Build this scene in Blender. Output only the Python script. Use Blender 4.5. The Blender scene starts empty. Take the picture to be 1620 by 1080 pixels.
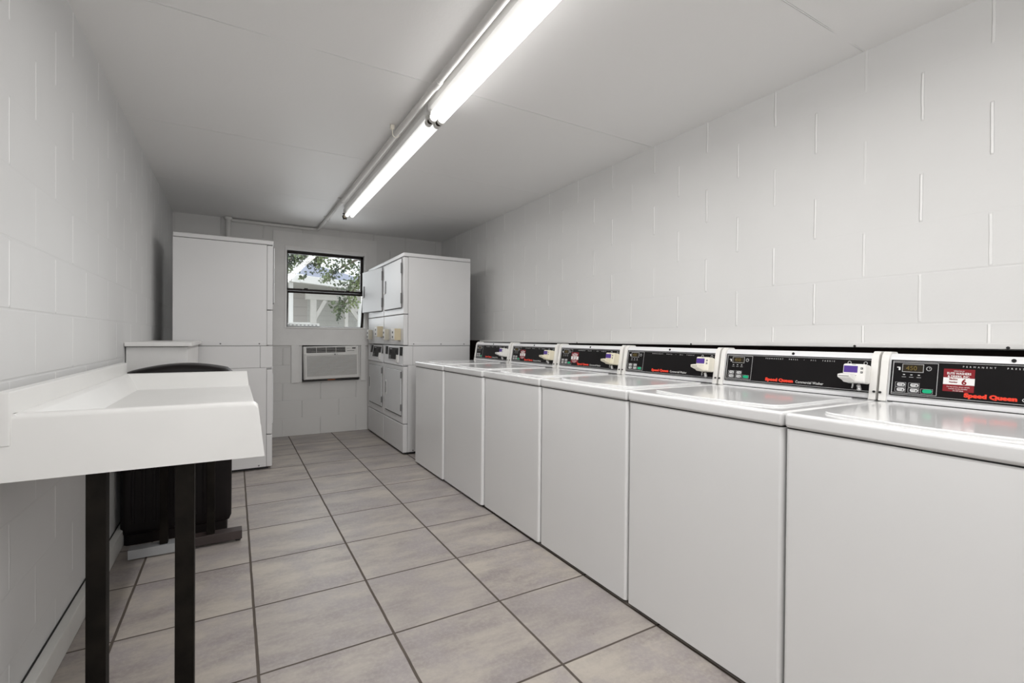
import bpy, bmesh, math, random
from mathutils import Vector, Matrix, Euler
random.seed(7)
SC = bpy.context.scene
COL = SC.collection
PI = math.pi
R = math.radians

# ------------------------------------------------------------------ materials
def new_mat(name):
    m = bpy.data.materials.new(name)
    m.use_nodes = True
    nt = m.node_tree
    b = nt.nodes['Principled BSDF']
    return m, nt, b

class NT:
    def __init__(s, nt): s.nt = nt; s.N = nt.nodes; s.L = nt.links
    def node(s, t, **kw):
        n = s.N.new(t)
        for k, v in kw.items(): setattr(n, k, v)
        return n
    def link(s, a, b): s.L.new(a, b)
    def m(s, op, a, b=None, c=None, clamp=False):
        n = s.N.new('ShaderNodeMath'); n.operation = op; n.use_clamp = clamp
        for i, v in enumerate((a, b, c)):
            if v is None: continue
            if isinstance(v, (int, float)): n.inputs[i].default_value = v
            else: s.L.new(v, n.inputs[i])
        return n.outputs[0]
    def mix(s, f, a, b):
        n = s.N.new('ShaderNodeMix'); n.data_type = 'RGBA'
        ins = {'f': n.inputs[0], 'a': n.inputs[6], 'b': n.inputs[7]}
        for k, v in (('f', f), ('a', a), ('b', b)):
            if isinstance(v, (int, float)): ins[k].default_value = v
            elif isinstance(v, tuple): ins[k].default_value = (*v, 1)
            else: s.L.new(v, ins[k])
        return n.outputs[2]
    def noise(s, vec, scale, detail=3, rough=.5):
        n = s.N.new('ShaderNodeTexNoise'); n.inputs['Scale'].default_value = scale
        n.inputs['Detail'].default_value = detail; n.inputs['Roughness'].default_value = rough
        if vec is not None: s.L.new(vec, n.inputs['Vector'])
        return n
    def ramp(s, fac, p0, p1, a=0., b=1.):
        n = s.N.new('ShaderNodeMapRange'); n.interpolation_type = 'SMOOTHSTEP'
        s.L.new(fac, n.inputs[0])
        for i, v in enumerate((p0, p1, a, b)): n.inputs[i + 1].default_value = v
        return n.outputs[0]
    def bump(s, h, strength, dist, bsdf):
        n = s.N.new('ShaderNodeBump'); n.inputs['Strength'].default_value = strength
        n.inputs['Distance'].default_value = dist
        s.L.new(h, n.inputs['Height']); s.L.new(n.outputs[0], bsdf.inputs['Normal'])

def paint(name, col, rough=.5, metal=0., coat=0., var=.04, scale=4., bump=0., bscale=60., spec=.5):
    m, nt, b = new_mat(name); t = NT(nt)
    geo = t.node('ShaderNodeTexCoord')
    n = t.noise(geo.outputs['Object'], scale, 4)
    d = tuple(max(0, c * (1 - var)) for c in col); l = tuple(min(1, c * (1 + var)) for c in col)
    t.link(t.mix(t.ramp(n.outputs['Fac'], .3, .7), d, l), b.inputs['Base Color'])
    b.inputs['Roughness'].default_value = rough
    b.inputs['Metallic'].default_value = metal
    b.inputs['Coat Weight'].default_value = coat
    b.inputs['Coat Roughness'].default_value = .08
    b.inputs['Specular IOR Level'].default_value = spec
    if bump:
        n2 = t.noise(geo.outputs['Object'], bscale, 3)
        t.bump(n2.outputs['Fac'], bump, .004, b)
    return m

def block_wall(name, axis, even, odd, col=(.765, .76, .75), joint=1.16, bed=.22, zoff=0.):
    """painted concrete block: head joints every .4 m, courses of .2 m"""
    m, nt, b = new_mat(name); t = NT(nt)
    tc = t.node('ShaderNodeTexCoord'); sp = t.node('ShaderNodeSeparateXYZ')
    t.link(tc.outputs['Object'], sp.inputs[0])
    z = sp.outputs[2]; p = sp.outputs[axis]
    h = t.m('DIVIDE', t.m('ADD', z, zoff), .2)
    row = t.m('FLOOR', h); fh = t.m('FRACT', h)
    par = t.m('FLOORED_MODULO', row, 2.)
    off = t.m('ADD', t.m('MULTIPLY', par, odd - even), even)
    wob = t.noise(tc.outputs['Object'], 9., 2)
    pw = t.m('ADD', p, t.m('MULTIPLY', t.m('SUBTRACT', wob.outputs['Fac'], .5), .006))
    u = t.m('ADD', t.m('DIVIDE', t.m('SUBTRACT', pw, off), .4), .5)
    cell = t.m('FLOOR', u)
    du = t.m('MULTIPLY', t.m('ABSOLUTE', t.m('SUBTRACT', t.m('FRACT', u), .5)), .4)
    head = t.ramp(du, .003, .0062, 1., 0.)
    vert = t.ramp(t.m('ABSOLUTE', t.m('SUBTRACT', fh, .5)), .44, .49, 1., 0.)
    cb = t.node('ShaderNodeCombineXYZ'); t.link(row, cb.inputs[0]); t.link(cell, cb.inputs[1])
    wn = t.node('ShaderNodeTexWhiteNoise', noise_dimensions='2D'); t.link(cb.outputs[0], wn.inputs['Vector'])
    vis = t.ramp(wn.outputs['Value'], .0, .6, .25, 1.)
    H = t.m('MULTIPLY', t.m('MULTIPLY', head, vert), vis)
    db = t.m('MULTIPLY', t.m('ABSOLUTE', t.m('SUBTRACT', t.m('FRACT', t.m('ADD', h, .5)), .5)), .2)
    bl = t.ramp(db, .0015, .005, 1., 0.)
    ln = t.noise(tc.outputs['Object'], .8, 2)
    low = t.ramp(z, 1.3, 1.75, 1., .2)
    B = t.m('MULTIPLY', t.m('MULTIPLY', bl, t.ramp(ln.outputs['Fac'], .4, .6, .15, 1.)), low)
    big = t.noise(tc.outputs['Object'], 2.2, 4)
    base = t.mix(t.ramp(big.outputs['Fac'], .3, .7), tuple(c * .97 for c in col), col)
    c1 = t.mix(t.m('MULTIPLY', B, .08), base, tuple(c * .6 for c in col))
    jc = tuple(min(.96, c * joint) for c in col)  # joint colour; the lightened ones have the joint's highlight painted in
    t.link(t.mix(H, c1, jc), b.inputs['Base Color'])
    b.inputs['Roughness'].default_value = .48
    fine = t.noise(tc.outputs['Object'], 120., 3)
    hgt = t.m('ADD', t.m('MULTIPLY', H, 1.), t.m('MULTIPLY', B, -bed))
    hgt = t.m('ADD', hgt, t.m('MULTIPLY', fine.outputs['Fac'], .06))
    t.bump(hgt, .9, .004, b)
    return m

def tile_floor():
    m, nt, b = new_mat('stone_look_tile'); t = NT(nt)
    tc = t.node('ShaderNodeTexCoord'); sp = t.node('ShaderNodeSeparateXYZ')
    t.link(tc.outputs['Object'], sp.inputs[0])
    T = .4575
    def ax(o, off):
        u = t.m('ADD', t.m('DIVIDE', t.m('SUBTRACT', o, off), T), .5)
        return t.m('FLOOR', t.m('SUBTRACT', u, .5)), t.m('MULTIPLY', t.m('ABSOLUTE', t.m('SUBTRACT', t.m('FRACT', u), .5)), T)
    wob = t.noise(tc.outputs['Object'], 6., 2)
    w = t.m('MULTIPLY', t.m('SUBTRACT', wob.outputs['Fac'], .5), .004)
    cx, dx = ax(t.m('ADD', sp.outputs[0], w), .0721)
    cy, dy = ax(t.m('ADD', sp.outputs[1], w), 1.7863)
    gx = t.ramp(dx, .0038, .0058, 1., 0.); gy = t.ramp(dy, .0032, .005, 1., 0.)
    g = t.m('MAXIMUM', gx, gy)
    cb = t.node('ShaderNodeCombineXYZ'); t.link(cx, cb.inputs[0]); t.link(cy, cb.inputs[1])
    wn = t.node('ShaderNodeTexWhiteNoise', noise_dimensions='2D'); t.link(cb.outputs[0], wn.inputs['Vector'])
    # veining differs tile by tile
    va = t.node('ShaderNodeVectorMath', operation='MULTIPLY_ADD')
    t.link(wn.outputs['Color'], va.inputs[0]); va.inputs[1].default_value = (9, 9, 9); t.link(tc.outputs['Object'], va.inputs[2])
    st = t.node('ShaderNodeMapping'); st.inputs['Scale'].default_value = (1.0, 2.7, 1)
    t.link(va.outputs[0], st.inputs['Vector'])
    n1 = t.noise(st.outputs[0], 2.2, 6, .62)
    n2 = t.noise(va.outputs[0], 5., 5, .6)
    n3 = t.noise(va.outputs[0], 70., 3, .7)
    c = t.mix(t.ramp(n1.outputs['Fac'], .34, .66), (.262, .231, .224), (.462, .418, .364))
    c = t.mix(t.m('MULTIPLY', t.ramp(n2.outputs['Fac'], .46, .62), .65), c, (.328, .296, .298))
    c = t.mix(t.m('MULTIPLY', t.ramp(n3.outputs['Fac'], .4, .7), .28), c, (.54, .49, .44))
    c = t.mix(t.m('MULTIPLY', wn.outputs['Value'], .3), c, (.30, .275, .275))
    sv = t.node('ShaderNodeTexVoronoi'); sv.inputs['Scale'].default_value = 7.; t.link(tc.outputs['Object'], sv.inputs['Vector'])
    c = t.mix(t.ramp(sv.outputs['Distance'], .012, .024, .7, 0.), c, (.12, .10, .09))
    gn = t.noise(tc.outputs['Object'], 11., 3)
    gc = t.mix(gn.outputs['Fac'], (.055, .042, .034), (.12, .098, .08))
    t.link(t.mix(g, c, gc), b.inputs['Base Color'])
    t.link(t.m('ADD', t.m('MULTIPLY', g, .4), .42), b.inputs['Roughness'])
    hh = t.m('ADD', t.m('MULTIPLY', g, -1.), t.m('MULTIPLY', n3.outputs['Fac'], .07))
    t.bump(hh, .6, .003, b)
    return m

def ceiling_mat():
    m, nt, b = new_mat('ceiling_paint'); t = NT(nt)
    tc = t.node('ShaderNodeTexCoord'); sp = t.node('ShaderNodeSeparateXYZ')
    t.link(tc.outputs['Object'], sp.inputs[0])
    y = sp.outputs[1]
    wob = t.noise(tc.outputs['Object'], 2.5, 3)
    yw = t.m('ADD', y, t.m('MULTIPLY', t.m('SUBTRACT', wob.outputs['Fac'], .5), .012))
    u = t.m('ADD', t.m('DIVIDE', t.m('SUBTRACT', yw, 2.244), 1.215), .5)
    d = t.m('MULTIPLY', t.m('ABSOLUTE', t.m('SUBTRACT', t.m('FRACT', u), .5)), 1.215)
    ln = t.ramp(d, .0018, .004, 1., 0.)
    g = t.noise(tc.outputs['Object'], 1.3, 2)
    ln = t.m('MULTIPLY', ln, t.ramp(g.outputs['Fac'], .33, .45, .0, 1.))
    big = t.noise(tc.outputs['Object'], 1.2, 4)
    base = t.mix(big.outputs['Fac'], (.83, .825, .815), (.855, .845, .835))
    t.link(t.mix(ln, base, (.97, .97, .96)), b.inputs['Base Color'])
    b.inputs['Roughness'].default_value = .5
    fine = t.noise(tc.outputs['Object'], 90., 3)
    t.bump(t.m('ADD', t.m('MULTIPLY', fine.outputs['Fac'], .06), ln), 1., .006, b)
    return m

def emit(name, col, strength):
    m, nt, b = new_mat(name)
    b.inputs['Base Color'].default_value = (.6, .6, .6, 1)
    b.inputs['Emission Color'].default_value = (*col, 1)
    b.inputs['Emission Strength'].default_value = strength
    b.inputs['Roughness'].default_value = .3
    return m

def glass(name):
    m, nt, b = new_mat(name); t = NT(nt)
    out = nt.nodes['Material Output']
    tr = t.node('ShaderNodeBsdfTransparent'); tr.inputs[0].default_value = (.985, .99, .99, 1)
    gl = t.node('ShaderNodeBsdfGlossy'); gl.inputs['Roughness'].default_value = .03
    fr = t.node('ShaderNodeFresnel'); fr.inputs[0].default_value = 1.45
    mx = t.node('ShaderNodeMixShader')
    t.link(fr.outputs[0], mx.inputs[0]); t.link(tr.outputs[0], mx.inputs[1]); t.link(gl.outputs[0], mx.inputs[2])
    t.link(mx.outputs[0], out.inputs[0])
    return m

def leaf_mat():
    m, nt, b = new_mat('leaf_green'); t = NT(nt)
    tc = t.node('ShaderNodeTexCoord')
    n = t.noise(tc.outputs['Object'], 2.6, 3)
    c = t.mix(t.ramp(n.outputs['Fac'], .35, .65), (.06, .085, .065), (.26, .32, .15))
    t.link(c, b.inputs['Base Color']); b.inputs['Roughness'].default_value = .45
    return m

def siding_mat(name, a, bcol, pitch):
    m, nt, b = new_mat(name); t = NT(nt)
    tc = t.node('ShaderNodeTexCoord'); sp = t.node('ShaderNodeSeparateXYZ')
    t.link(tc.outputs['Object'], sp.inputs[0])
    f = t.m('FRACT', t.m('DIVIDE', sp.outputs[2], pitch))
    ln = t.ramp(f, .0, .07, 1., 0.)
    t.link(t.mix(ln, a, bcol), b.inputs['Base Color']); b.inputs['Roughness'].default_value = .6
    t.bump(f, .6, .015, b)
    return m

M = {}
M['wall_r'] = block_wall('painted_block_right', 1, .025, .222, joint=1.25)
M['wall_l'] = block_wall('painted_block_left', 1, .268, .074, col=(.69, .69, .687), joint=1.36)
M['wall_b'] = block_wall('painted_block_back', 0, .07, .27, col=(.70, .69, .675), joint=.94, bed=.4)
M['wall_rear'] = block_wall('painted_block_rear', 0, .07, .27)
M['ceiling'] = ceiling_mat()
M['floor'] = tile_floor()
M['white_paint'] = paint('white_gloss_paint', (.78, .77, .755), .4, bump=.15, bscale=30)
M['board'] = paint('white_painted_board', (.76, .75, .735), .45, bump=.2, bscale=25)
M['base'] = paint('grey_painted_baseboard', (.72, .715, .69), .42, bump=.25, bscale=20, var=.07)
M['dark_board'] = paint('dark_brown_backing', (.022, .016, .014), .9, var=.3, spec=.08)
M['enamel'] = paint('white_enamel', (.82, .82, .82), .22, coat=.4, var=.012, scale=2.)
M['enamel_top'] = paint('white_enamel_top', (.77, .77, .77), .16, coat=.4, var=.012, scale=2.)
M['enamel_dryer'] = paint('cool_white_enamel', (.72, .715, .715), .42, coat=.0, var=.015, scale=2.)
M['door_enamel'] = paint('glossy_white_door', (.74, .745, .75), .5, coat=.0, var=.012, scale=2.)
M['alu'] = paint('silver_trim', (.80, .80, .81), .3, coat=.2, var=.02)
M['ivory'] = paint('ivory_plastic', (.83, .815, .785), .4, var=.02)
M['beige'] = paint('beige_plastic', (.78, .72, .56), .42, var=.03)
M['cream'] = paint('cream_plastic', (.84, .80, .69), .38, var=.02)
M['tan_pale'] = paint('pale_tan_metal', (.56, .53, .44), .45, var=.05)
M['tan'] = paint('tan_metal', (.60, .52, .36), .45, var=.05)
M['gap'] = paint('dark_seam', (.02, .02, .02), .7)
M['slot_grey'] = paint('slot_grey', (.34, .335, .325), .6)
M['gap_grey'] = paint('grey_seam', (.16, .16, .16), .6)
M['black_panel'] = paint('black_control_film', (.010, .009, .0095), .35, var=.1, spec=.12)
M['line_grey'] = paint('grey_line_ink', (.50, .50, .50), .5)
M['text_white'] = paint('white_ink', (.75, .75, .74), .5)
M['text_red'] = paint('red_ink', (.85, .05, .02), .45)
M['key_grey'] = paint('grey_key', (.62, .62, .62), .45)
M['green'] = paint('green_key', (.0, .42, .20), .4)
M['display'] = paint('dark_amber_display', (.022, .016, .008), .15)
M['digit'] = paint('dim_amber_digit', (.16, .11, .012), .4)
M['screen'] = paint('violet_screen', (.085, .04, .27), .3, var=.05)
M['sticker_red'] = paint('dark_red_sticker', (.22, .016, .022), .5, spec=.2)
M['sticker_white'] = paint('white_sticker', (.82, .81, .80), .5)
M['steel'] = paint('steel', (.55, .55, .55), .3, metal=1.)
M['chrome_dark'] = paint('dark_bronze', (.013, .009, .008), .45, var=.25, spec=.2)
M['black_metal'] = paint('black_powder_coat', (.008, .0065, .005), .55, var=.4, scale=14, bump=.2, bscale=200, spec=.1)
M['brown_metal'] = paint('brown_metal', (.045, .032, .030), .45, var=.2)
M['silver_bar'] = paint('bare_metal_bar', (.42, .43, .44), .4, metal=.4)
M['bin_black'] = paint('black_bin_plastic', (.008, .006, .006), .42, var=.2, spec=.2)
M['laminate'] = paint('white_laminate', (.78, .775, .76), .38, var=.015)
M['rubber'] = paint('black_rubber', (.01, .01, .01), .7)
M['tube_near'] = emit('bright_fluorescent_tube', (1., .99, .975), 2.4)
M['tube_added'] = emit('added_fill_tube', (1., .99, .975), 2.)  # tubes of the added, unseen fixture
M['tube_far'] = emit('dimmer_fluorescent_tube', (1., .99, .975), .47)
M['fixture'] = paint('white_fixture_metal', (.74, .735, .72), .35)
M['fixture_grey'] = paint('lamp_socket_plastic', (.62, .61, .58), .45)
M['socket_dark'] = paint('dark_socket', (.03, .022, .015), .4)
M['conduit'] = paint('painted_conduit', (.70, .69, .67), .65)
M['ac'] = paint('ac_plastic', (.74, .73, .71), .45, var=.02)
M['ac_dark'] = paint('ac_dark_vent', (.02, .018, .016), .6)
M['ac_grille'] = paint('ac_grille', (.70, .69, .67), .5, var=.02)
M['orange'] = paint('orange_wood_shim', (.30, .09, .03), .6)
M['glass'] = glass('window_glass')
M['leaf'] = leaf_mat()
M['bark'] = paint('grey_bark', (.16, .13, .10), .8, var=.3, scale=20)
M['roof'] = siding_mat('blue_grey_shingles', (.27, .30, .40), (.21, .235, .32), .14)
M['ext_white'] = paint('exterior_white_trim', (.85, .85, .83), .5)
M['ext_cream'] = paint('weathered_cream_trim', (.60, .585, .55), .6)
M['siding'] = siding_mat('beige_siding', (.50, .475, .45), (.34, .32, .30), .20)
M['siding_pale'] = siding_mat('pale_siding', (.56, .56, .53), (.36, .355, .335), .115)
M['paving'] = paint('grass_ground', (.40, .39, .36), .9, var=.2, scale=3)

# ------------------------------------------------------------------ mesh helpers
class MB:
    """collects shapes into one mesh"""
    def __init__(s): s.bm = bmesh.new(); s.mi = 0
    def _take(s, tmp, mi):
        for f in tmp.faces: f.material_index = mi
        me = bpy.data.meshes.new('t'); tmp.to_mesh(me); tmp.free()
        s.bm.from_mesh(me); bpy.data.meshes.remove(me)
    def box(s, x0, x1, y0, y1, z0, z1, bev=0., seg=2, mi=0, mat=None, edges=None):
        t = bmesh.new(); bmesh.ops.create_cube(t, size=1.)
        for v in t.verts:
            v.co = Vector(((x0 + x1) / 2 + v.co.x * (x1 - x0), (y0 + y1) / 2 + v.co.y * (y1 - y0), (z0 + z1) / 2 + v.co.z * (z1 - z0)))
        if bev:
            es = t.edges[:] if edges is None else [e for e in t.edges if edges((e.verts[0].co + e.verts[1].co) / 2, e.verts[1].co - e.verts[0].co)]
            bmesh.ops.bevel(t, geom=es, offset=bev, segments=seg, affect='EDGES', profile=.5)
        if mat is not None: t.transform(mat)
        s._take(t, mi); return s
    def cyl(s, p0, p1, r, r2=None, n=20, mi=0, caps=True):
        p0, p1 = Vector(p0), Vector(p1); d = p1 - p0
        t = bmesh.new()
        bmesh.ops.create_cone(t, cap_ends=caps, segments=n, radius1=r, radius2=r if r2 is None else r2, depth=d.length)
        q = Vector((0, 0, 1)).rotation_difference(d.normalized()).to_matrix().to_4x4()
        t.transform(Matrix.Translation((p0 + p1) / 2) @ q)
        s._take(t, mi); return s
    def sphere(s, c, r, sc=(1, 1, 1), n=16, mi=0):
        t = bmesh.new(); bmesh.ops.create_uvsphere(t, u_segments=n, v_segments=n // 2 + 2, radius=r)
        t.transform(Matrix.Translation(c) @ Matrix.Diagonal((*sc, 1)))
        s._take(t, mi); return s
    def prism(s, pts, axis, a, b, mi=0, bev=0., seg=2, mat=None):
        """polygon pts in the two other axes (in x,y,z order), extruded along axis from a to b"""
        t = bmesh.new()
        def mk(p, w):
            l = [p[0], p[1]]; l.insert(axis, w); return Vector(l)
        A = [t.verts.new(mk(p, a)) for p in pts]; B = [t.verts.new(mk(p, b)) for p in pts]
        n = len(pts)
        t.faces.new(A); t.faces.new(B[::-1])
        for i in range(n): t.faces.new((A[i], B[i], B[(i + 1) % n], A[(i + 1) % n]))
        bmesh.ops.recalc_face_normals(t, faces=t.faces[:])
        if bev: bmesh.ops.bevel(t, geom=t.edges[:], offset=bev, segments=seg, affect='EDGES', profile=.5)
        if mat is not None: t.transform(mat)
        s._take(t, mi); return s
    def tube(s, pts, r, n=12, mi=0):
        pts = [Vector(p) for p in pts]
        t = bmesh.new(); rings = []
        up = Vector((0, 0, 1))
        prev = None
        for i, p in enumerate(pts):
            d = (pts[min(i + 1, len(pts) - 1)] - pts[max(i - 1, 0)]).normalized()
            if prev is None:
                a = d.orthogonal().normalized()
            else:
                a = (prev - d * prev.dot(d)).normalized()
            prev = a
            b = d.cross(a)
            rr = r[i] if isinstance(r, (list, tuple)) else r
            rings.append([t.verts.new(p + (a * math.cos(2 * PI * k / n) + b * math.sin(2 * PI * k / n)) * rr) for k in range(n)])
        for i in range(len(rings) - 1):
            for k in range(n):
                t.faces.new((rings[i][k], rings[i][(k + 1) % n], rings[i + 1][(k + 1) % n], rings[i + 1][k]))
        t.faces.new(rings[0][::-1]); t.faces.new(rings[-1])
        bmesh.ops.recalc_face_normals(t, faces=t.faces[:])
        s._take(t, mi); return s
    def loft(s, rings, mi=0):
        """closed rings of equal count joined into one skin, ends capped"""
        t = bmesh.new()
        Rg = [[t.verts.new(Vector(p)) for p in r] for r in rings]
        n = len(rings[0])
        for i in range(len(Rg) - 1):
            for k in range(n): t.faces.new((Rg[i][k], Rg[i][(k + 1) % n], Rg[i + 1][(k + 1) % n], Rg[i + 1][k]))
        t.faces.new(Rg[0][::-1]); t.faces.new(Rg[-1])
        bmesh.ops.recalc_face_normals(t, faces=t.faces[:])
        s._take(t, mi); return s
    def text(s, body, size, mat, mi=0, bold=0., spacing=1., sx=1., align='LEFT', ext=.0003):
        cu = bpy.data.curves.new('txt', 'FONT'); cu.body = body; cu.size = size
        cu.offset = bold; cu.space_character = spacing; cu.align_x = align; cu.extrude = ext; cu.resolution_u = 3
        ob = bpy.data.objects.new('txt', cu); COL.objects.link(ob)
        dg = bpy.context.evaluated_depsgraph_get(); dg.update()
        me = bpy.data.meshes.new_from_object(ob.evaluated_get(dg))
        me.transform(mat @ Matrix.Diagonal((sx, 1, 1, 1)))
        t = bmesh.new(); t.from_mesh(me)
        bpy.data.objects.remove(ob); bpy.data.curves.remove(cu); bpy.data.meshes.remove(me)
        s._take(t, mi); return s
    def xf(s, mat): s.bm.transform(mat); return s
    def build(s, name, mats, parent=None, smooth=True, label=None, loc=None):
        me = bpy.data.meshes.new(name); s.bm.to_mesh(me); s.bm.free()
        for m in (mats if isinstance(mats, (list, tuple)) else [mats]): me.materials.append(M[m] if isinstance(m, str) else m)
        if smooth:
            for p in me.polygons: p.use_smooth = True
            try: me.set_sharp_from_angle(angle=R(38))
            except Exception: pass
        o = bpy.data.objects.new(name, me); COL.objects.link(o)
        if smooth:
            wn = o.modifiers.new('weighted', 'WEIGHTED_NORMAL'); wn.keep_sharp = True
        if parent: o.parent = parent
        if loc: o.location = loc
        if label: o['label'] = label
        return o

def thing(name, label, cat, loc=(0, 0, 0), rz=0., group=None):
    o = bpy.data.objects.new(name, None); COL.objects.link(o)
    o.location = loc; o.rotation_euler = (0, 0, rz); o.empty_display_size = .1
    o['label'] = label; o['category'] = cat
    if group: o['group'] = group
    return o
def tag(o, label, cat, group=None):
    o['label'] = label; o['category'] = cat
    if group: o['group'] = group
    return o
def struct(o, label=None):
    o['kind'] = 'structure'
    if label: o['label'] = label
    return o
def dup(root, loc, rz, label):
    r = root.copy(); COL.objects.link(r); r.location = loc; r.rotation_euler = (0, 0, rz); r['label'] = label
    for ch in [o for o in bpy.data.objects if o.parent == root]:
        c = ch.copy(); COL.objects.link(c); c.parent = r
        for g in [o for o in bpy.data.objects if o.parent == ch]:
            d = g.copy(); COL.objects.link(d); d.parent = c
    return r
def kids(o): return [c for c in bpy.data.objects if c.parent == o]

# ------------------------------------------------------------------ room shell
XL, XR, YB, YR, ZC = -.547, 2.354, 5.915, -2.6, 2.382
struct(MB().box(XL - .2, XR + .25, YR - .2, YB + .25, -.12, 0).build('floor', 'floor', smooth=False), 'square stone-look ceramic tiles with dark grout')
struct(MB().box(XL - .2, XR + .25, YR - .2, YB + .25, ZC, ZC + .12).build('ceiling', 'ceiling', smooth=False), 'white painted ceiling with thin cracked board seams')
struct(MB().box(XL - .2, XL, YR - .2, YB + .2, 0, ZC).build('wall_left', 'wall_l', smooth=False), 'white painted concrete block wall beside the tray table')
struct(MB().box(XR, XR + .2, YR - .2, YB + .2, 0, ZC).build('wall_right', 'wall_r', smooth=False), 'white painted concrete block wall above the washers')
# back wall with the window opening and the air conditioner opening
WX0, WX1, WZ0, WZ1 = .482, 1.384, 1.219, 2.146
AX0, AX1, AZ0, AZ1 = .634, 1.318, .612, 1.027
b = MB()
b.box(XL, WX0, YB, YB + .2, 0, ZC)
b.box(WX1, XR, YB, YB + .2, 0, ZC)
b.box(WX0, WX1, YB, YB + .2, WZ1, ZC)
b.box(WX0, WX1, YB, YB + .2, AZ1, WZ0)
b.box(WX0, AX0, YB, YB + .2, AZ0, AZ1)
b.box(AX1, WX1, YB, YB + .2, AZ0, AZ1)
b.box(WX0, WX1, YB, YB + .2, 0, AZ0)
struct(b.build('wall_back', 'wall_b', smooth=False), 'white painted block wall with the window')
# rear wall behind the photographer; its wide window is added for fill light
QX0, QX1, QZ0, QZ1 = -.45, 1.0, 1.15, 2.25
b = MB()
b.box(XL, QX0, YR - .2, YR, 0, ZC).box(QX1, XR, YR - .2, YR, 0, ZC).box(QX0, QX1, YR - .2, YR, QZ1, ZC).box(QX0, QX1, YR - .2, YR, 0, QZ0)
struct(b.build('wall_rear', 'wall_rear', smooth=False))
b = MB()
for x0, x1, z0, z1 in ((QX0, QX0 + .05, QZ0, QZ1), (QX1 - .05, QX1, QZ0, QZ1), (QX0, QX1, QZ0, QZ0 + .05), (QX0, QX1, QZ1 - .05, QZ1), ((QX0 + QX1) / 2 - .025, (QX0 + QX1) / 2 + .025, QZ0, QZ1)):
    b.box(x0, x1, YR - .06, YR + .01, z0, z1)
w2 = struct(b.build('added_rear_window', 'board', smooth=False))
# smooth board panel around the window
PX0, PX1, PZ0, PZ1, PT = .365, 1.50, 1.027, 2.302, .014
b = MB()
y0, y1 = YB - PT, YB - .0005
b.box(PX0, WX0, y0, y1, PZ0, PZ1).box(WX1, PX1, y0, y1, PZ0, PZ1).box(WX0, WX1, y0, y1, WZ1, PZ1).box(WX0, WX1, y0, y1, PZ0, WZ0)
struct(b.build('trim_1', 'board', smooth=False), 'smooth white board panel around the window')
# jamb boards each side of the air conditioner
struct(MB().box(.552, AX0, YB - .018, YB, .60, PZ0, .003).box(AX0 + .0005, .668, YB + .006, YB + .02, AZ0 + .001, AZ1 - .001).build('trim_2', 'board'), 'white vertical board left of the air conditioner')
struct(MB().box(AX1, 1.375, YB - .018, YB, .60, PZ0, .003).box(1.302, AX1 - .0005, YB + .006, YB + .02, AZ0 + .001, AZ1 - .001).build('trim_3', 'board'), 'white vertical board right of the air conditioner')
# ledge cap and dark backing behind the washers
b = MB(); b.prism([(-2.5, 1.120), (4.58, 1.084), (4.58, 1.103), (-2.5, 1.142)], 0, 2.262, XR - .001, bev=.004)
for yy in (.55, 1.012, 1.847, 2.9): b.cyl((2.2612, yy, 1.1125 - .005 * yy), (2.266, yy, 1.1125 - .005 * yy), .005, n=14, mi=1)
struct(b.build('trim_4', ['white_paint', 'gap']), 'white ledge cap running behind the washer consoles')
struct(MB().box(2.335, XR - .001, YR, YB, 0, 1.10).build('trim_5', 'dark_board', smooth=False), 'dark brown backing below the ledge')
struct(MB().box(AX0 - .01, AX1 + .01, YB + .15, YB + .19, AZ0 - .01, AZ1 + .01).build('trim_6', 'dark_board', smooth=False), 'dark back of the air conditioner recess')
# baseboard left
b = MB(); b.box(XL + .0005, XL + .036, YR, YB, 0, .092, .005); b.box(XL + .0005, XL + .006, YR, YB, .092, .094, mi=1)
struct(b.build('baseboard_left', ['base', 'gap']), 'grey painted board along the left wall')

# ------------------------------------------------------------------ window
w = bpy.data.objects.new('window_1', None); COL.objects.link(w); w.location = (.933, YB, WZ0); w['kind'] = 'structure'
w['label'] = 'small window with dark sashes and the lower sash tilted in'
def W(name, mb, mats, par=w, **k):
    mb.xf(Matrix.Translation((-.933, -YB, -WZ0))); return mb.build(name, mats, par, **k)
b = MB()
fx0, fx1, fz0, fz1 = WX0 + .022, WX1 - .026, WZ0 + .018, WZ1 - .042
b.box(WX0, fx0, YB - .02, YB + .16, WZ0, WZ1, .003).box(fx1, WX1, YB - .02, YB + .16, WZ0, WZ1, .003)
b.box(fx0, fx1, YB - .02, YB + .16, fz1, WZ1, .003).box(fx0, fx1, YB - .024, YB + .16, WZ0, fz0, .003)
W('window_frame', b, 'white_paint', label='white painted window liner')
zm = 1.655
b = MB()
ys0, ys1 = YB + .05, YB + .08
b.box(fx0, fx0 + .016, ys0, ys1, zm, fz1, .002).box(fx1 - .034, fx1, ys0, ys1, zm, fz1, .002)
b.box(fx0, fx1, ys0, ys1, fz1 - .034, fz1, .002).box(fx0, fx1, ys0, ys1, zm - .004, zm + .022, .002)
us = W('sash', b, 'chrome_dark', label='dark bronze upper sash')
W('pane', MB().box(fx0 + .01, fx1 - .03, ys0 + .013, ys0 + .017, zm + .01, fz1 - .02), 'glass', us, smooth=False)
b = MB()
rot = Matrix.Translation((0, YB + .075, fz0)) @ Matrix.Rotation(R(13), 4, 'X') @ Matrix.Translation((0, -(YB + .075), -fz0))
lz = fz0 + (zm - fz0) / math.cos(R(13)) - .012
b.box(fx0 + .003, fx0 + .015, YB + .06, YB + .085, fz0, lz, .002).box(fx1 - .026, fx1 - .002, YB + .06, YB + .085, fz0, lz, .002)
b.box(fx0 + .003, fx1 - .002, YB + .06, YB + .085, lz - .024, lz, .002).box(fx0 + .003, fx1 - .002, YB + .06, YB + .085, fz0, fz0 + .008, .001)
b.xf(rot)
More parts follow.
